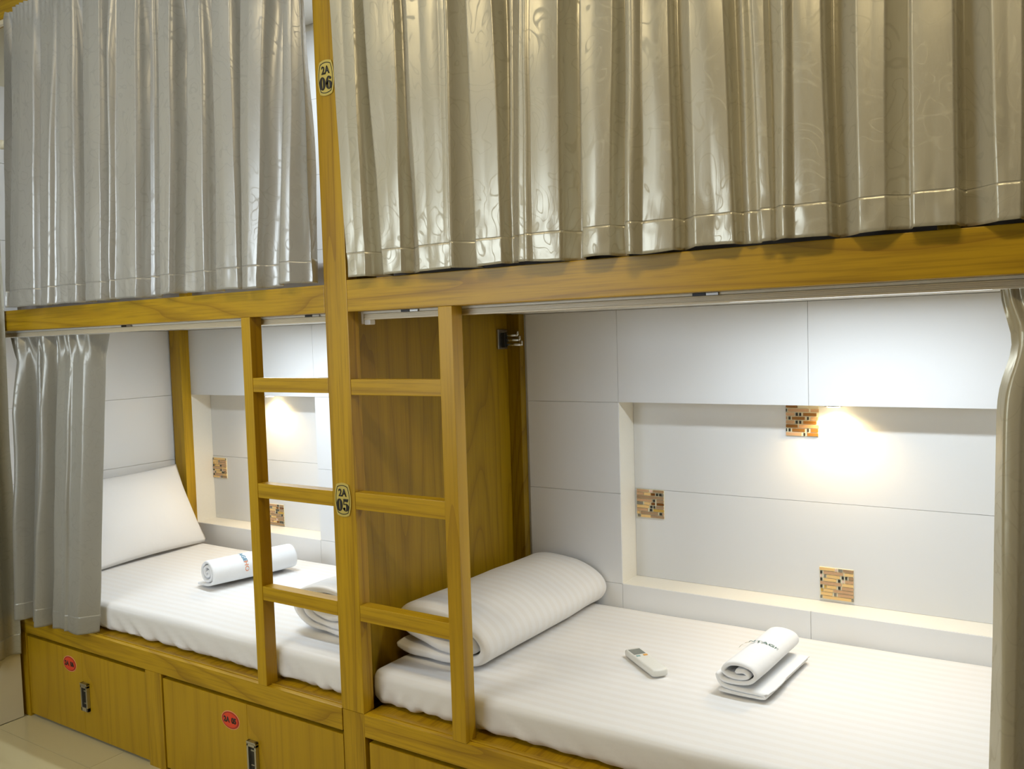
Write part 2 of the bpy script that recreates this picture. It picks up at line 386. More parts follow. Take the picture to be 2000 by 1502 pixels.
# ------------------------------------------------------------------ bunk frames
def drawer(frame, x0, x1, seam, sticker=None, hx=None, zt=.424, zb=.127):
    bm = bmesh.new()
    for a, b in ((x0, seam), (seam, x1)): box(bm, a + .0005, b - .0005, .004, .022, zb, zt, bev=.0010)
    d = finish('drawer', bm, WDRAW, frame)
    if hx is not None:
        h0, h1 = .220, .320
        bm = bmesh.new()
        for q in ((hx, hx + .007, -.008, .0038, h0, h1), (hx + .033, hx + .040, -.008, .0038, h0, h1), (hx, hx + .040, -.008, .0038, h0, h0 + .014), (hx, hx + .040, -.008, .0038, h1 - .016, h1 - .007), (hx, hx + .040, -.009, .0038, h1 - .006, h1)): box(bm, *q, bev=.0012)
        finish('handle', bm, STEEL, d)['label'] = 'steel rimmed recessed pull'
        bm = bmesh.new(); box(bm, hx + .007, hx + .033, -.001, .0036, h0 + .013, h1 - .015, bev=0)
        box(bm, hx + .014, hx + .027, -.0035, -.001, h1 - .030, h1 - .026, bev=0, mi=1); box(bm, hx + .014, hx + .027, -.0035, -.001, h0 + .026, h0 + .029, bev=0, mi=1)
        finish('handle_recess', bm, [BLACK, STEEL], d)
    if sticker:
        cx, cz, s = sticker
        rx, rz = .042, .0285
        bm = bmesh.new()
        prism(bm, ellipse(cx, cz, rx, rz), .0030, .0039, 2); prism(bm, ellipse(cx, cz, rx * .94, rz * .92), .0024, .0031, 1); prism(bm, ellipse(cx, cz, rx * .80, rz * .78), .0018, .0025, 0)
        finish('number_sticker', bm, [RED, REDD, PINK], d)['label'] = 'red oval sticker reading ' + s
        a, b = s.split()
        text_flat('sticker_lettering', a, .023, cx - .0165, cz, .0012, INK, d, .0010, .95)
        text_flat('sticker_lettering', b, .023, cx + .0165, cz, .0012, INK, d, .0012, .95)
    return d
def frame(name, label, x0, x1, zb1, guard_x, base, seed):
    t = empty(name, ((x0 + x1) / 2, .02, ZF), label, 'bunk bed', 'built-in oak bunk frames')
    wx = WX if seed else WX2
    bx('upper_beam', (x0, x1, 0, .038, 1.5705, zb1), wx, t)
    bx('upper_deck', (x0, x1, .0385, D - .0015, 1.5705, 1.625), TRACKW, t, bev=0)
    bx('top_beam', (x0, x1, 0, .04, 2.672, 2.76), wx, t)
    bx('base_rail', (x0, x1, 0, .036, .438, .5005), wx, t)
    bx('lower_deck', (x0, x1, .0365, D - .0015, .45, .4985), WY, t, bev=0)
    bx('rail_lip', (x0 + .01, x1 - .01, .0165, .0225, .5005, .5030), WX2, t, bev=.0006)
    for a, b in base: bx('base_stile', (a, b, 0, .03, ZF + .0, .4375), WZ2, t)
    bx('gap_shade_board', (x0 + .002, x1 - .002, .035, .045, ZF, .4495), DARK, t, bev=0)  # dark board behind the drawer fronts, painting the shade in their gaps
    for gx in guard_x: bx('guard_post', (gx, gx + .038, .042, .062, zb1 + .001 - .02, 1.93), WZ2, t)
    if len(guard_x) > 1: bx('guard_rail', (guard_x[0], guard_x[-1] + .038, .063, .083, 1.86, 1.91), wx, t)
    return t
fl = frame('bunk_bed', 'left built-in oak bunk frame with two red stickered drawers', -1.838, -.0005, 1.6445, (-.668,), ((-.889, -.804), (-1.838, -1.632)), 0)
drawer(fl, -1.629, -.892, -1.268, (-1.345, .370, '2A 06'), -1.268)
drawer(fl, -.801, -.003, -.397, (-.472, .359, '2A 05'), -.391)
bx('corner_post', (-1.829, -1.753, .818, D - .001, .50, 1.570), WZ, fl)
bx('corner_post', (-1.829, -1.753, .818, D - .001, 1.626, 2.76), WZ, fl)
fr = frame('bunk_bed', 'right built-in oak bunk frame with the long upper beam and drawers below', .0810, 1.975, 1.6525, (.705, 1.45), ((.86, .945), (1.75, 1.975)), 1)
drawer(fr, .092, .857, .475, None, .50); drawer(fr, .948, 1.747, 1.35, None, 1.36)
bx('end_panel', (1.955, 1.975, .0385, D - .0015, .501, 1.570), WPANEL, fr)
# partition with the tall centre post
pt = empty('partition', (.04, .02, ZF), 'tall centre oak post with partition panel between the two bunks', 'partition')
bm = bmesh.new(); box(bm, 0, .0805, 0, .0405, .5005, 2.80, bev=.002); finish('centre_post', bm, wood(2, 1.0, 9, 1.0, 8, 5, .35), pt)
bx('base_post', (0.003, .0805, .0005, .035, ZF, .4995), WZ2, pt)
bx('panel', (.012, .030, .041, D - .0015, .501, 1.5700), WPANEL, pt, bev=0)
bx('panel', (.012, .030, .041, D - .0015, 1.5710, 2.78), WPANEL, pt, bev=0)
bx('rear_post', (.0302, .0795, .832, D - .0015, .501, 1.5700), WDARK, pt)
bx('rear_post', (-.001, .0118, .832, D - .0015, .501, 1.5700), WDARK, pt)
# ladders
def ladder(label, sx, sw, xa, xb, rungs, seed):
    t = empty('ladder', (sx + sw / 2, .02, .5), label, 'ladder', 'oak ladders of the bunks')
    bx('stile', (sx, sx + sw, -.0012, .0402, .5040 - .003, 1.5704), wood(2, 1.02, seed, .8, 6, 6, .3), t)
    for a, b in rungs: bx('rung', (xa, xb, .0004, .034, a, b), WX, t)
    return t
ladder('left narrow oak ladder with three rungs in front of the left bunk', -.3335, .0372, -.2965, -.0008, ((1.3577, 1.3982), (1.0539, 1.0956), (.7552, .7958)), 11)
ladder('right oak ladder with three rungs beside the centre post', .3764, .0412, .0812, .3766, ((1.3538, 1.3949), (1.0521, 1.0978), (.7529, .7952)), 14)
# curtain tracks under the upper beams
def track(label, x0, x1, clips):
    t = empty('curtain_track', ((x0 + x1) / 2, .06, 1.56), label, 'curtain track', 'lower curtain tracks')
    bm = bmesh.new(); box(bm, x0, x1, .052, .078, 1.5525, 1.5645, bev=.0015)
    for k in range(3): box(bm, x0, x1, .0500, .0530, 1.5535 + k * .0038, 1.5558 + k * .0038, bev=.0005)
    box(bm, x0, x1, .048, .055, 1.5488, 1.5530, bev=.001)
    finish('channel', bm, TRACKM, t)
    bx('top_rim', (x0, x1, .046, .078, 1.5648, 1.5702), TRACKW, t, bev=.001)
    for c in clips:
        bm = bmesh.new(); box(bm, c, c + .028, .0415, .0460, 1.5640, 1.5703, bev=.0006); box(bm, c + .0285, c + .055, .0415, .0460, 1.5640, 1.5700, bev=.0006, mi=1)
        finish('mounting_clip', bm, [BLACK, STEEL], t)
    return t
track('ivory curtain track under the left upper beam', -1.82, -.01, (-.98, -.12))
tr = track('long ribbed ivory curtain track under the right upper beam', .092, 1.95, (.225, 1.0))
bm = bmesh.new(); box(bm, .084, .0915, .046, .080, 1.538, 1.570, bev=.002); box(bm, .0916, .112, .050, .070, 1.536, 1.549, bev=.003); finish('end_cap', bm, TRACKW, tr)

# lamps inside the bunks
def bunk_lamp(label, x, y, z, W, lx=.42):
    t = empty('bunk_lamp', (x, y, z), label, 'lamp')
    bx('lamp_body', (x - lx / 2, x + lx / 2, y - .03, y + .03, z - .004, z - .0006), TRACKW, t, bev=.001)
    bx('diffuser', (x - lx / 2 + .01, x + lx / 2 - .01, y - .022, y + .022, z - .0062, z - .0042), DIFF, t, bev=0)
    L = bpy.data.lights.new('bunk_light', 'AREA'); L.shape = 'RECTANGLE'; L.size = lx - .03; L.size_y = .045; L.energy = W; L.color = BUNK_COL
    o = bpy.data.objects.new('bunk_light', L); link(o, t); o.location = (0, 0, -.008)
bunk_lamp('slim white lamp under the deck over the right mattress', 1.22, .47, 1.5700, BUNK_W, .6)
bunk_lamp('slim white lamp under the deck over the left mattress', -.78, .45, 1.5700, BUNK_W * 1.18, .6)
bx('upper_ceiling_board', (-1.838, -.001, .041, D - .0015, 2.765, 2.785), TRACKW, fl, bev=0)
bx('upper_ceiling_board', (.0815, 1.975, .041, D - .0015, 2.765, 2.785), TRACKW, fr, bev=0)
bunk_lamp('white lamp over the left upper bunk, behind the curtain', -.45, .47, 2.764, UPPER_W)
def niche_spot(label, x, y):
    t = empty('niche_spot', (x, y, 1.268), label, 'lamp', 'warm spots in the niches')
    bm = bmesh.new(); cyl(bm, (x, y, 1.2645), (x, y, 1.2695), .026, 24); finish('spot_ring', bm, CHROME, t, smooth=False)
    bm = bmesh.new(); cyl(bm, (x, y, 1.2615), (x, y, 1.2643), .018, 20); finish('bulb', bm, SPOTM, t)
    L = bpy.data.lights.new('spot_light', 'SPOT'); L.spot_size = math.radians(150); L.spot_blend = .8; L.shadow_soft_size = .015; L.energy = NICHE_W * 4; L.color = NICHE_COL
    o = bpy.data.objects.new('niche_light', L); link(o, t); o.location = (0, 0, -.012)
niche_spot('small warm spot light in the top of the right niche', 1.085, .935)
niche_spot('small warm spot light in the top of the left niche', -1.30, .935)

# number plaques on the centre post
def digit(ch, cx, cz, w, h):
    """heavy high-contrast numerals, returned as list of (kind, data)"""
    bm = bmesh.new(); y0, y1 = -.0042, -.0030
    if ch == '0':
        band(bm, ellipse(cx, cz, w / 2, h / 2, 30), ellipse(cx, cz, w * .10, h * .44, 30), y0, y1)
    elif ch == '5':
        prism(bm, [(cx - w * .40, cz + h * .5), (cx + w * .42, cz + h * .5), (cx + w * .30, cz + h * .26), (cx - w * .30, cz + h * .30), (cx - w * .34, cz + h * .02), (cx - w * .42, cz + h * .02)], y0, y1)
        O = ellipse(cx - w * .02, cz - h * .18, w * .5, h * .31, 24, -math.pi * .95, math.pi * .72); I = ellipse(cx - w * .08, cz - h * .18, w * .12, h * .26, 24, -math.pi * .95, math.pi * .72)
        for i in range(24): prism(bm, [O[i], O[i + 1], I[i + 1], I[i]], y0, y1)
        prism(bm, ellipse(cx - w * .30, cz - h * .28, w * .16, h * .10, 12), y0, y1)
    elif ch == '6':
        band(bm, ellipse(cx, cz - h * .17, w * .5, h * .33, 26), ellipse(cx, cz - h * .17, w * .10, h * .27, 26), y0, y1)
        O = ellipse(cx, cz, w * .5, h * .5, 18, math.pi * .35, math.pi * 1.1); I = ellipse(cx + w * .06, cz, w * .22, h * .44, 18, math.pi * .35, math.pi * 1.1)
        for i in range(18): prism(bm, [O[i], O[i + 1], I[i + 1], I[i]], y0, y1)
        prism(bm, ellipse(cx + w * .22, cz + h * .33, w * .16, h * .11, 12), y0, y1)
    return bm
def plaque(label, cx, cz, digits):
    t = empty('number_plaque', (cx, 0, cz), label, 'number plaque', 'gold number plaques on the centre post')
    def outline(k):
        p = []; W, H = .029 * k - (1 - k) * .012, .0452 * k - (1 - k) * .012
        for i in range(9): a = -1 + 2 * i / 8; p.append((cx + a * W * .74, cz + H - .0045 * a * a))
        for i in range(1, 12): a = 1 - 2 * i / 12; p.append((cx + W * (1 - .26 * a * a), cz + a * (H - .0045)))
        for i in range(9): a = 1 - 2 * i / 8; p.append((cx + a * W * .74, cz - H + .0045 * a * a))
        for i in range(1, 12): a = -1 + 2 * i / 12; p.append((cx - W * (1 - .26 * a * a), cz + a * (H - .0045)))
        return p
    bm = bmesh.new(); prism(bm, outline(1.0), -.0028, -.0002); finish('plate', bm, GOLD, t)
    bm = bmesh.new(); band(bm, outline(.90), outline(.865), -.0034, -.0026); finish('border_line', bm, INK, t)
    text_flat('lettering', '2A', .0275, cx, cz + .0180, -.0040, INK, t, .0007, .86)
    for ch, dx in zip(digits, (-.0115, .0115)): finish('numeral', digit(ch, cx + dx, cz - .014, .021, .0335), INK, t)
plaque('oval gold plaque reading 2A 05 at the middle of the centre post', .0385, 1.075, '05')
plaque('oval gold plaque reading 2A 06 high on the centre post between the curtains', .0400, 2.174, '06')

# chrome hook on the partition
t = empty('wall_hook', (.03, .84, 1.49), 'chrome double coat hook on the partition panel near the back wall', 'hook')
bx('back_plate', (.0303, .037, .766, .826, 1.452, 1.520), STEEL, t, bev=.004)
bx('pivot', (.0372, .052, .782, .798, 1.458, 1.508), BLACK, t, bev=.003)
for z, l in ((1.466, .052), (1.482, .044), (1.498, .036)):
    bm = bmesh.new(); cyl(bm, (.053, .790, z), (.053 + l, .806, z), .0042, 10); cyl(bm, (.053 + l, .806, z - .003), (.053 + l, .806, z + .013), .0045, 10)
    finish('prong', bm, CHROME, t, smooth=True)

# ------------------------------------------------------------------ bedding
def mattress(name, label, x0, x1, y0, y1, z0, z1, mat, r=.035, top_noise=.004, seed=0):
    xs = lin(x0, x1, 150); zs = lin(z0, z1, 14); ys = lin(y0, y1, 60)
    def dens(a, b, n, e):
        k = 6; return [a + e * i / k for i in range(k)] + lin(a + e, b - e, n) + [b - e + e * i / k for i in range(1, k + 1)]
    xs = dens(x0, x1, 170, r); ys = dens(y0, y1, 46, r); zs = dens(z0, z1, 4, min(r, (z1 - z0) * .4))
    bm = box_surface(xs, ys, zs)
    soft(bm, (x0, y0, z0), (x1, y1, z1), min(r, (z1 - z0) * .45))
    for v in bm.verts:
        p = v.co; s = Vector((seed * 7.0, 0, 0))
        tz = (p.z - z0) / (z1 - z0)
        n = noise.noise(Vector((p.x * 3.5, p.y * 4, 0)) + s)
        if tz > .6: v.co.z += top_noise * n * (1 if tz > .9 else .5) - .0015
        if tz < .75 and p.y < y0 + .05:
            f = (.75 - tz) / .75
            wr = noise.noise(Vector((p.x * 22 + p.z * 30, 3, p.z * 6)) + s) * .012 * f
            pull = max(0, 1 - min(abs(p.x - x0), abs(p.x - x1)) / .45)
            wr += 1.5 * math.sin((p.x * 120 + (p.z - z0) * 70 * (1 if p.x > (x0 + x1) / 2 else -1))) * .0035 * f * pull
            v.co.y += wr
            if tz < .1: v.co.z += max(0, noise.noise(Vector((p.x * 14, 9, 1)) + s)) * .010
    o = finish(name, bm, mat, None, smooth=True); tag(o, label, 'mattress'); return o
mattress('mattress', 'right mattress in a white satin striped sheet', .058, 1.948, .055, D - .004, .5045, .600, SHEET, .026, .004, 1)
mattress('mattress', 'left mattress in a white striped sheet behind the ladder', -1.828, -.004, .050, D - .052, .5045, .600, SHEET, .022, .004, 2)
bx_ = mattress('mattress', 'upper left mattress hidden behind the closed curtain', -1.74, -.006, .090, .81, 1.626, 1.72, SHADESHEET, .03, .003, 3)
bx_ = mattress('mattress', 'upper right mattress hidden behind the closed curtain', .086, 1.95, .090, D - .006, 1.626, 1.72, SHADESHEET, .03, .003, 4)

# pillow leaning on the left wall
def pillow(label):
    bm = bmesh.new(); nu, nv = 44, 30; G = {}
    A = Vector((-1.615, .225, .603)); B = Vector((-1.650, .822, .603))         # foot edge
    T = Vector((-1.812, .19, .945)); U = Vector((-1.805, .790, .955))          # head edge on the wall
    nrm = (B - A).cross(T - A).normalized()
    if nrm.x < 0: nrm = -nrm
    for s in (1, -1):
        for i in range(nu + 1):
            for j in range(nv + 1):
                u, v = i / nu, j / nv
                edge = (i in (0, nu)) or (j in (0, nv))
                if edge and (0, i, j) in G: G[(s, i, j)] = G[(0, i, j)]; continue
                p = A.lerp(B, u).lerp(T.lerp(U, u), v)
                puff = (math.sin(math.pi * u) ** .55) * (math.sin(math.pi * v) ** .6)
                pin = 1 - .04 * (math.sin(math.pi * u) ** 2 + 0) 
                c = (A + B + T + U) / 4
                # edges bow in slightly between the corners
                p += (c - p) * (.05 * math.sin(math.pi * v) * (abs(u - .5) * 2) ** 4 + .05 * math.sin(math.pi * u) * (abs(v - .5) * 2) ** 4)
                off = puff * (.075 if s == 1 else .035) + noise.noise(Vector((u * 5, v * 4, s))) * .006 * puff
                vv = bm.verts.new(p + nrm * off * s); G[(s, i, j)] = vv
                if edge: G[(0, i, j)] = vv
        for i in range(nu):
            for j in range(nv): bm.faces.new([G[(s, i, j)], G[(s, i + 1, j)], G[(s, i + 1, j + 1)], G[(s, i, j + 1)]])
    zmin = min(v.co.z for v in bm.verts)
    o = finish('pillow', bm, PLAINL, None, smooth=True); tag(o, label, 'pillow'); o.location.z += .604 - zmin; o.location.x += .02
pillow('plain white pillow leaning against the left wall of the left bunk')

def ribbon(cl, t, n=110):
    """closed outline of a ribbon of thickness t along a centre line (XZ), smooth"""
    P = [Vector(p) for p in cl]
    def cr(p0, p1, p2, p3, s): return .5 * ((2 * p1) + (-p0 + p2) * s + (2 * p0 - 5 * p1 + 4 * p2 - p3) * s * s + (-p0 + 3 * p1 - 3 * p2 + p3) * s ** 3)
    pts = []
    for i in range(len(P) - 1):
        a, b, c, d = P[max(i - 1, 0)], P[i], P[i + 1], P[min(i + 2, len(P) - 1)]
        for k in range(6): pts.append(cr(a, b, c, d, k / 6))
    pts.append(P[-1]); L, R = [], []
    for i, p in enumerate(pts):
        q = pts[min(i + 1, len(pts) - 1)] - pts[max(i - 1, 0)]; q.normalize(); m = Vector((-q.y, q.x))
        L.append(p + m * t / 2); R.append(p - m * t / 2)
    e0 = pts[0] - (pts[1] - pts[0]).normalized() * t * .4; e1 = pts[-1] + (pts[-1] - pts[-2]).normalized() * t * .4
    return L, R, pts, e0, e1
def roll(name, label, cat, cl, t, ya, yb, xform, mat, taper=.03, puff=.004, ny=40, seed=0, group=None, part=None, parent=None, endround=.5):
    L, R, C, e0, e1 = ribbon(cl, t)
    ring = L + [e1] + R[::-1] + [e0]
    cx = sum(p.x for p in C) / len(C); cz = sum(p.y for p in C) / len(C)
    CC = C + [C[-1]] + C[::-1] + [C[0]]
    bm = bmesh.new(); rows = []
    for k in range(ny + 1):
        v = k / ny
        # finer rows near the ends
        v = .5 - .5 * math.cos(math.pi * v) if ny > 8 else v
        y = ya + (yb - ya) * v; d = min(v, 1 - v) * (yb - ya)
        rnd = min(1, d / (t * endround)); th = math.sqrt(max(0, 1 - (1 - rnd) ** 2)); th = .25 + .75 * th
        row = []
        for p, c in zip(ring, CC):
            q = c + (p - c) * th
            nz = noise.noise(Vector((q.x * 9 + seed, y * 7, q.y * 9)))
            q = q + (p - c).normalized() * nz * puff if (p - c).length > 1e-6 else q
            X, Y, Z = xform(q.x, y + noise.noise(Vector((c.x * 14, seed + 2, c.y * 14))) * puff * 1.6, q.y, v)
            row.append(bm.verts.new((X, Y, Z)))
        rows.append(row)
    n = len(ring)
    for k in range(ny):
        for i in range(n): bm.faces.new([rows[k][i], rows[k][(i + 1) % n], rows[k + 1][(i + 1) % n], rows[k + 1][i]])
    for row in (rows[0], rows[-1]):
        m = len(L)
        for i in range(m - 1): bm.faces.new([row[i], row[i + 1], row[2 * m - 1 - i], row[2 * m - i]])
        bm.faces.new([row[m - 1], row[m], row[m + 1]]); bm.faces.new([row[0], row[2 * m], row[2 * m + 1]])
    o = finish(name, bm, mat, parent, smooth=True)
    if parent is None: tag(o, label, cat, group)
    return o
# centre line from the inner curl out, local x 0..1 (width), z 0..1 (height)
def spiral(W, H, t, kind):
    if kind == 'duvet':
        raw = [(.80, .34), (.62, .33), (.42, .36), (.28, .44), (.30, .54), (.50, .60), (.72, .58), (.90, .46), (.93, .28), (.84, .12)]
        raw = [(.30, .50), (.50, .52), (.70, .50), (.80, .40), (.72, .30), (.50, .27), (.25, .30), (.12, .42), (.10, .62), (.22, .80), (.50, .86), (.76, .78), (.93, .56), (.95, .32), (.86, .13), (.66, .08), (.36, .07), (.10, .09), (.04, .12)]
    return [(x * W, z * H) for x, z in raw]
# section drawn directly in metres; x to the right, z up from the mattress
duv = [(.13, .085), (.20, .088), (.262, .080), (.285, .060), (.262, .047), (.20, .045), (.12, .060), (.062, .082), (.045, .108), (.075, .134), (.15, .140), (.235, .128), (.300, .094), (.322, .056), (.298, .024), (.24, .0165), (.15, .0165), (.06, .020), (.030, .028)]
# the right duvet: upper roll over a flat lower fold
def xr(x, y, z, v):
    s = 1 - .05 * v
    return (.028 + x * 1.0 + .018 * v + (.0 if z > .03 else .0), y, .6035 + z * s)
roll('rolled_duvet', 'white striped duvet rolled up against the partition on the right mattress', 'duvet', duv, .0325, .170, .856, xr, SHEET, puff=.0045, seed=3, endround=.9)
dl = [(-x, z) for x, z in duv]
def xl2(x, y, z, v): return (-.052 + x * 1.0, y, .6035 + z)
duvL = [(.165, .078), (.20, .086), (.235, .082), (.245, .068), (.215, .056), (.17, .052), (.13, .062), (.125, .086), (.16, .104), (.22, .108), (.268, .096), (.284, .072), (.262, .046), (.20, .032), (.13, .033), (.09, .055), (.085, .095), (.12, .124), (.20, .134), (.285, .122), (.325, .092), (.322, .055), (.275, .0240), (.18, .012), (.09, .0115), (.02, .013)]
roll('rolled_duvet', 'white duvet rolled up beside the centre post on the left mattress', 'duvet', [(-x, z) for x, z in duvL], .0205, .190, .800, xl2, SHEET, puff=.005, seed=9, endround=.9)

# towels
def towel(label, cl, t, place, prints, ya, yb, seed, arc):
    e = empty('rolled_towel', place(.05, (ya + yb) / 2, 0, .5), label, 'towel', 'rolled white towels on the mattresses')
    roll('cloth', None, None, cl, t, ya, yb, place, TOWEL, puff=.0012, ny=24, seed=seed, parent=e, endround=.8)
    for s, size, a, mat, yy in prints:
        bm = text_bm(s, size, size * .02, 1.0) if s != '~' else bmesh.new()
        if s == '~':
            for pts in ([(-.010, -.004), (.004, .0015), (.018, .006), (.004, -.0035)], [(-.016, -.006), (-.004, .001), (.0, -.006), (-.008, -.008)]):
                bm.faces.new([bm.verts.new((x, y, 0)) for x, y in pts])
        if not bm.faces: continue
        bmesh.ops.triangulate(bm, faces=bm.faces[:])
        for v in bm.verts:
            # text runs round the roll: text x -> angle, text y -> along the axis
            cx, cz, rx, rz = arc; th = a - v.co.x / ((rx + rz) / 2)
            v.co = Vector(place(cx + (rx + .0016) * math.cos(th), yy + v.co.y, cz + (rz + .0016) * math.sin(th), .5))
        finish('printed_lettering' if s != '~' else 'printed_emblem', bm, mat, e, recalc=False)
tw = [(.052, .052), (.070, .054), (.078, .046), (.062, .040), (.036, .041), (.022, .050), (.034, .064), (.060, .068), (.086, .062), (.094, .048), (.080, .034), (.050, .029), (.022, .030), (.009, .040), (.014, .026), (.03, .0175), (.07, .015), (.105, .0145), (.122, .012), (.119, .0065), (.09, .0055), (.04, .0055), (.012, .007)]
def pr(x, y, z, v):
    yaw = math.radians(-5); X, Y = x, y
    zz = z if z < .016 else .016 + (z - .016) * 1.22
    X = X if z < .016 else X * 1.12 - .004
    return (.922 + X * math.cos(yaw) - (Y) * math.sin(yaw) * 1.0, .352 + X * math.sin(yaw) * .0 + Y, .6035 + zz)
towel('white towel rolled over its own flat end, at the right of the right mattress', tw, .0088, pr,
      [('NTAGE', .017, math.radians(78), GREENI, .155), ('~', .02, math.radians(138), OLIVE, .150)], 0, .30, 5, (.052, .0485, .047, .0245))
tl = [(.050, .046), (.060, .050), (.064, .042), (.052, .034), (.038, .040), (.036, .054), (.052, .064), (.070, .060), (.078, .044), (.070, .028), (.050, .020), (.030, .024), (.020, .042), (.026, .062), (.048, .076), (.072, .072), (.089, .054), (.090, .034), (.080, .018), (.055, .0095), (.02, .0060), (-.004, .0055)]
def pl(x, y, z, v):
    yaw = math.radians(-14); x = .05 + (x - .05) * 1.22; z = z * 1.25
    return (-1.050 + x * math.cos(yaw) - y * math.sin(yaw), .345 + x * math.sin(yaw) * .6 + y * math.cos(yaw), .6035 + z)
towel('tightly rolled white towel with blue and orange print on the left mattress', tl, .0092, pl,
      [('AGE', .021, math.radians(62), BLUEI, .128), ('HO', .021, math.radians(12), ORI, .128)], 0, .34, 8, (.055, .043, .040, .0385))

# remote control on the right mattress
t = empty('remote_control', (.695, .40, .603), 'small white remote control with grey screen lying on the right mattress', 'remote control')
ax = Vector((.752, .362, 0)) - Vector((.632, .458, 0)); Lr = ax.length + .012; ax.normalize(); sd = Vector((-ax.y, ax.x, 0))
def rem(u, v, z): p = Vector((.628, .461, 0)) + ax * u + sd * v; return Vector((p.x, p.y, .6025 + z))
def rbox(name, u0, u1, v0, v1, z0, z1, mat, r=0, cut=0):
    us = lin(u0, u1, 14); vs = lin(v0, v1, 10); zs = lin(z0, z1, 4); bm = box_surface(us, vs, zs)
    if r: soft(bm, (u0, v0, z0), (u1, v1, z1), r)
    for v in bm.verts:
        u, q, z = v.co
        if name == 'case': u += (-.006 * ((q - (v0 + v1) / 2) / ((v1 - v0) / 2)) ** 2 if u > (u0 + u1) / 2 else 0)
        v.co = rem(u, q, z)
    return finish(name, bm, mat, t, smooth=bool(r))
rbox('case', 0, Lr, 0, .046, 0, .019, PLAST, .004)
rbox('screen', .010, .047, .006, .040, .0188, .0196, LCD); rbox('button', .054, .062, .028, .039, .0188, .0205, ORANGE); rbox('button', .054, .062, .007, .018, .0188, .0200, TEAL)

# ------------------------------------------------------------------ curtains
def hermite_rows(ctrl, seg, step=.0032):
    """ctrl: (x) boundaries; seg: code per segment -> list of (k, t)"""
    out = []
    for i, c in enumerate(seg):
        n = max(4, int(abs(ctrl[i + 1] - ctrl[i]) / step))
        out += [(i, j / n) for j in range(n)]
    out.append((len(seg) - 1, 1.0)); return out
def shape(code, t):
    if code == 'F': return -.05 * math.sin(math.pi * t)
    if code == 'V': return math.sin(math.pi * t) ** .5                     # round valley
    if code == 'L': return (min(1, t / .16) ** .8) * (1 - max(0, (t - .16) / .84)) ** .8 if t < 1 else 0   # steep left wall
    if code == 'R': return (min(1, (1 - t) / .16) ** .8) * (1 - max(0, ((1 - t) - .16) / .84)) ** .8 if t > 0 else 0
    if code == 'S': return t ** 1.2                                         # free edge turning into the bunk
    if code == 'E': return 1 - t                                            # edge curling back into the bunk
    if code == 'B': return -.6 * math.sin(math.pi * t)                      # proud round fold
    if code == 'W': return .75 * math.sin(math.pi * t) ** .5 + .18 * math.sin(3 * math.pi * t)
    return 0
def curtain(label, xt, xb, codes, zt, zb, zref, y0, mat, depth=.6, dmin=.006, dmax=.034, seed=0, along='x', hem=.062, nz=70, ytop=0., header=True, group='satin bunk curtains', zwave=.006, topgather=1.0, edge=None, ruffle=.004, ruf=260):
    """xt: boundaries at height zref (top reference), xb: at the hem; extrapolated between"""
    n = len(codes); S = hermite_rows(xt, codes)
    t = empty('curtain', ((xt[0] + xt[-1]) / 2 if along == 'x' else y0, y0 if along == 'x' else (xt[0] + xt[-1]) / 2, zb), label, 'curtain', group)
    rnd = random.Random(seed); dm = [rnd.uniform(.75, 1.25) for _ in range(n)]; tilt = [rnd.uniform(-1, 1) for _ in range(n)]
    def P(k, tt, z, push=0.):
        f = (z - zb) / (zref - zb)
        def X(i): return xb[i] + (xt[i] - xb[i]) * f + noise.noise(Vector((i * 3.3, z * 2.1, seed))) * .006
        a, b = X(k), X(k + 1); x = a + (b - a) * tt
        d = .045 if codes[k] == 'E' else .055 if codes[k] == 'S' else min(dmax, max(dmin, depth * abs(b - a))) * dm[k]
        m = 1 + .45 * noise.noise(Vector((k * 5.1, z * 2.6, seed + 3)))
        m *= (.32 + .68 * min(1, (zt - z) / .28)) if header else 1
        h = shape(codes[k], tt) * d * (1 if codes[k] == 'S' else m)
        h += tilt[k] * min(.011, .13 * abs(b - a)) * (1 - 2 * abs(tt - .5)) * (1 if codes[k] == 'F' else .3) * (.6 + noise.noise(Vector((k * 2.2, z * 1.7, seed + 5)))) + .0030 * noise.noise(Vector((x * 14, z * 5, seed + 7)))
        if header and z > zt - .09: h += ruffle * math.sin(x * ruf + 3 * noise.noise(Vector((x * 9, z * 8, seed)))) * ((z - (zt - .09)) / .09)
        if z < zb + .12: h += .0030 * noise.noise(Vector((x * 38, z * 26, seed))) * math.sin(math.pi * (z - zb) / .12)
        y = y0 + h + push + (ytop * max(0, min(1, (z - zb) / (zt - zb))) if ytop else 0)
        if edge: x = edge(x, z, xt)
        return (x, y) if along == 'x' else (y, x)
    def low(k, tt, base):
        return base + zwave * noise.noise(Vector((xb[k] * 6 + tt * (xb[k + 1] - xb[k]) * 6, seed, 1))) * 2
    def sheet(name, za, zb_, nzz, push, lowvar, mt):
        bm = bmesh.new(); R = []
        for r in range(nzz + 1):
            f = r / nzz; row = []
            for k, tt in S:
                z0 = low(k, tt, zb_) if lowvar else zb_
                z = z0 + (za - z0) * f; x, y = P(k, tt, z, push); row.append(bm.verts.new((x, y, z)))
            R.append(row)
        for r in range(nzz):
            for i in range(len(S) - 1): bm.faces.new([R[r][i], R[r][i + 1], R[r + 1][i + 1], R[r + 1][i]])
        o = finish(name, bm, mt, t, smooth=True, recalc=False)
        md = o.modifiers.new('thick', 'SOLIDIFY'); md.thickness = .0012; md.offset = 0; md.use_rim = (name == 'hem')
        return o
    sheet('cloth', zt, zb + hem, nz, 0, False, mat)
    sheet('hem', zb + hem + .0006, zb, 9, .0007 if along == 'x' else -.0007, True, mat)
    return t
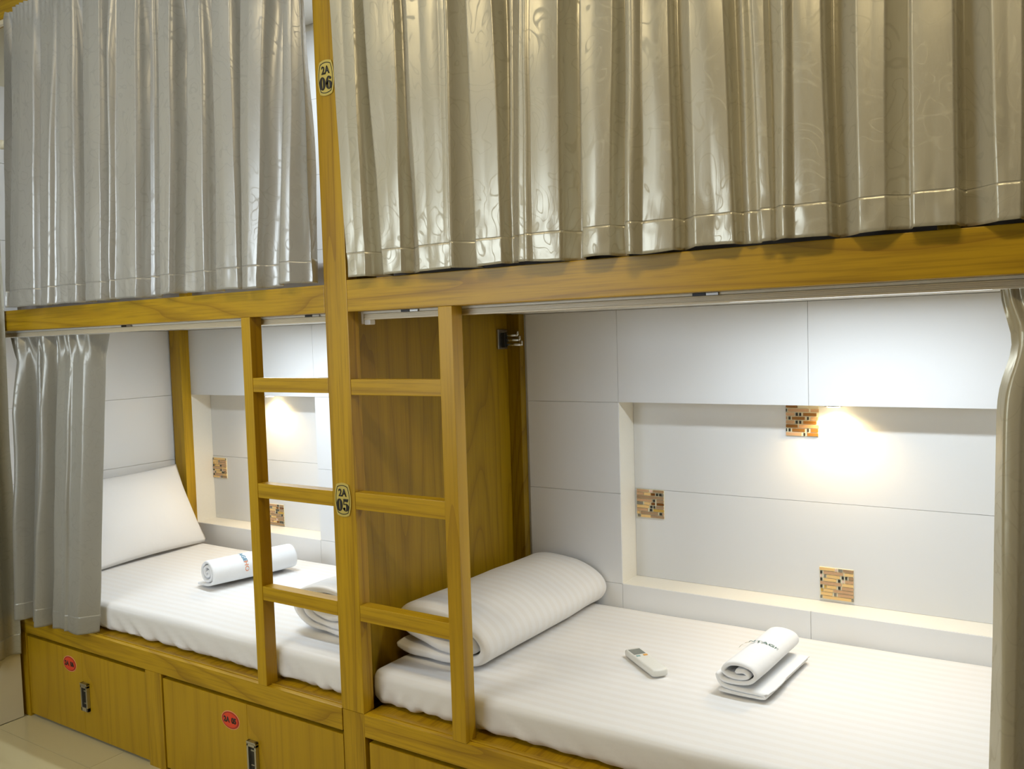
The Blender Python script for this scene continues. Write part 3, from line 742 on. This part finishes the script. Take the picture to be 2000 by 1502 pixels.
# right upper curtain
RT = [.093, .171, .205, .296, .335, .41, .45, .466, .508, .577, .637, .649, .661, .675, .746, .801, .872, .9, .935, .988, 1.029, 1.093, 1.145, 1.173, 1.196, 1.223, 1.273, 1.333, 1.381, 1.417, 1.48, 1.533, 1.576, 1.62, 1.68, 1.74, 1.79, 1.85, 1.90, 1.955]
RB = [.114, .173, .234, .294, .348, .404, .438, .458, .514, .583, .617, .629, .642, .662, .732, .786, .852, .887, .921, .988, 1.034, 1.112, 1.165, 1.179, 1.199, 1.222, 1.281, 1.332, 1.376, 1.424, 1.486, 1.543, 1.577, 1.62, 1.68, 1.74, 1.79, 1.85, 1.90, 1.955]
RC = 'FVFLFFBRFWLFBFVFVBFLFWFLBFLFRFLFLFVFVFV'
assert len(RC) == len(RT) - 1, (len(RC), len(RT))
curtain('long champagne satin curtain closed across the right upper bunk', RT, RB, RC, 2.674, 1.6555, 2.30, -.030, SATIN, seed=2, zwave=.005, depth=.95, dmax=.058)
LT = [-1.459, -1.399, -1.268, -1.219, -1.143, -1.116, -1.063, -1.037, -.973, -.885, -.825, -.789, -.691, -.624, -.586, -.527, -.449, -.399, -.349, -.273, -.226, -.127, -.049, -.024, -.008]
LB = [-1.568, -1.539, -1.38, -1.335, -1.268, -1.232, -1.161, -1.113, -1.059, -.973, -.909, -.89, -.785, -.702, -.656, -.617, -.539, -.449, -.392, -.308, -.288, -.226, -.134, -.093, -.012]
LC = 'VFRFBFFVFLBFVLFWFVFVFVFV'
assert len(LC) == len(LT) - 1, (len(LC), len(LT))
curtain('silver grey satin curtain closed across the left upper bunk', LT, LB, LC, 2.674, 1.651, 2.64, -.030, SATING, seed=5, zwave=.004, depth=.95, dmax=.058)
# gathered curtain at the head of the left lower bunk
A = [-1.690, -1.625, -1.575, -1.500, -1.450, -1.415, -1.360, -1.285, -1.262, -1.200, -1.155]
B = [-1.650, -1.600, -1.555, -1.495, -1.460, -1.422, -1.370, -1.290, -1.268, -1.212, -1.168]
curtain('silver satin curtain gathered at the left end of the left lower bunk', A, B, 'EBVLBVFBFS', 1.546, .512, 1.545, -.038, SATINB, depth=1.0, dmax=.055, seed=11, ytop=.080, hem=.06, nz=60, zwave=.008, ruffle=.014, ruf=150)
# gathered curtain at the right end of the right lower bunk
A = [1.543, 1.560, 1.580, 1.60, 1.635, 1.68, 1.72, 1.77, 1.81, 1.86, 1.90]
B = [1.530, 1.546, 1.568, 1.62, 1.68, 1.72, 1.77, 1.81, 1.85, 1.88, 1.92]
def edge_r(x, z, xt):
    f = max(0, 1 - (x - 1.53) / .25); g = math.exp(-((z - 1.455) / .06) ** 2) * .022
    return x + f * g
curtain('champagne satin curtain drawn to the right end of the right lower bunk', A, B, 'EFVFVBVFVF', 1.548, .330, 1.545, -.062, SATINR, depth=.9, dmax=.04, seed=17, ytop=.105, hem=.08, nz=60, edge=edge_r, ruffle=.008)
# curtain on the left wall side, running along the aisle
A = [-.102, -.15, -.20, -.26, -.33, -.40, -.46, -.53, -.60, -.68, -.75]
Bq = [-.022, -.08, -.17, -.24, -.32, -.40, -.46, -.53, -.60, -.68, -.75]
curtain('shaded olive satin curtain hanging along the left wall at the picture edge', [a + .10 for a in A], Bq, 'BVFVFVFVFV', 2.60,   .362, 2.3, -1.624, SATIND, depth=.7, dmax=.015, seed=23, along='y', hem=.08, nz=50)
# cream tieback knob on the left
t = empty('tieback_knob', (-1.60, -.06, 2.24), 'cream turned tieback knob at the upper left edge', 'knob')
bm = bmesh.new(); cyl(bm, (-1.649, -.020, 2.24), (-1.585, -.008, 2.24), .006, 12); finish('stem', bm, CREAMK, t, smooth=True)
bm = bmesh.new(); g = bmesh.ops.create_uvsphere(bm, u_segments=20, v_segments=12, radius=.017)
for v in bm.verts: v.co = Vector((-1.573 + v.co.x * 1.0, -.004 + v.co.y * .8, 2.24 + v.co.z))
finish('knob', bm, CREAMK, t, smooth=True)
# upper curtain rods so that the closed curtains hang from something
for x0, x1, lab in ((-1.6, -.01, 'left'), (.085, 1.97, 'right')):
    t = empty('curtain_track', ((x0 + x1) / 2, -.03, 2.65), 'slim ivory curtain track under the %s top beam' % lab, 'curtain track', 'upper curtain tracks')
    bx('channel', (x0, x1, -.0015, .012, 2.656, 2.6715), TRACKM, t)
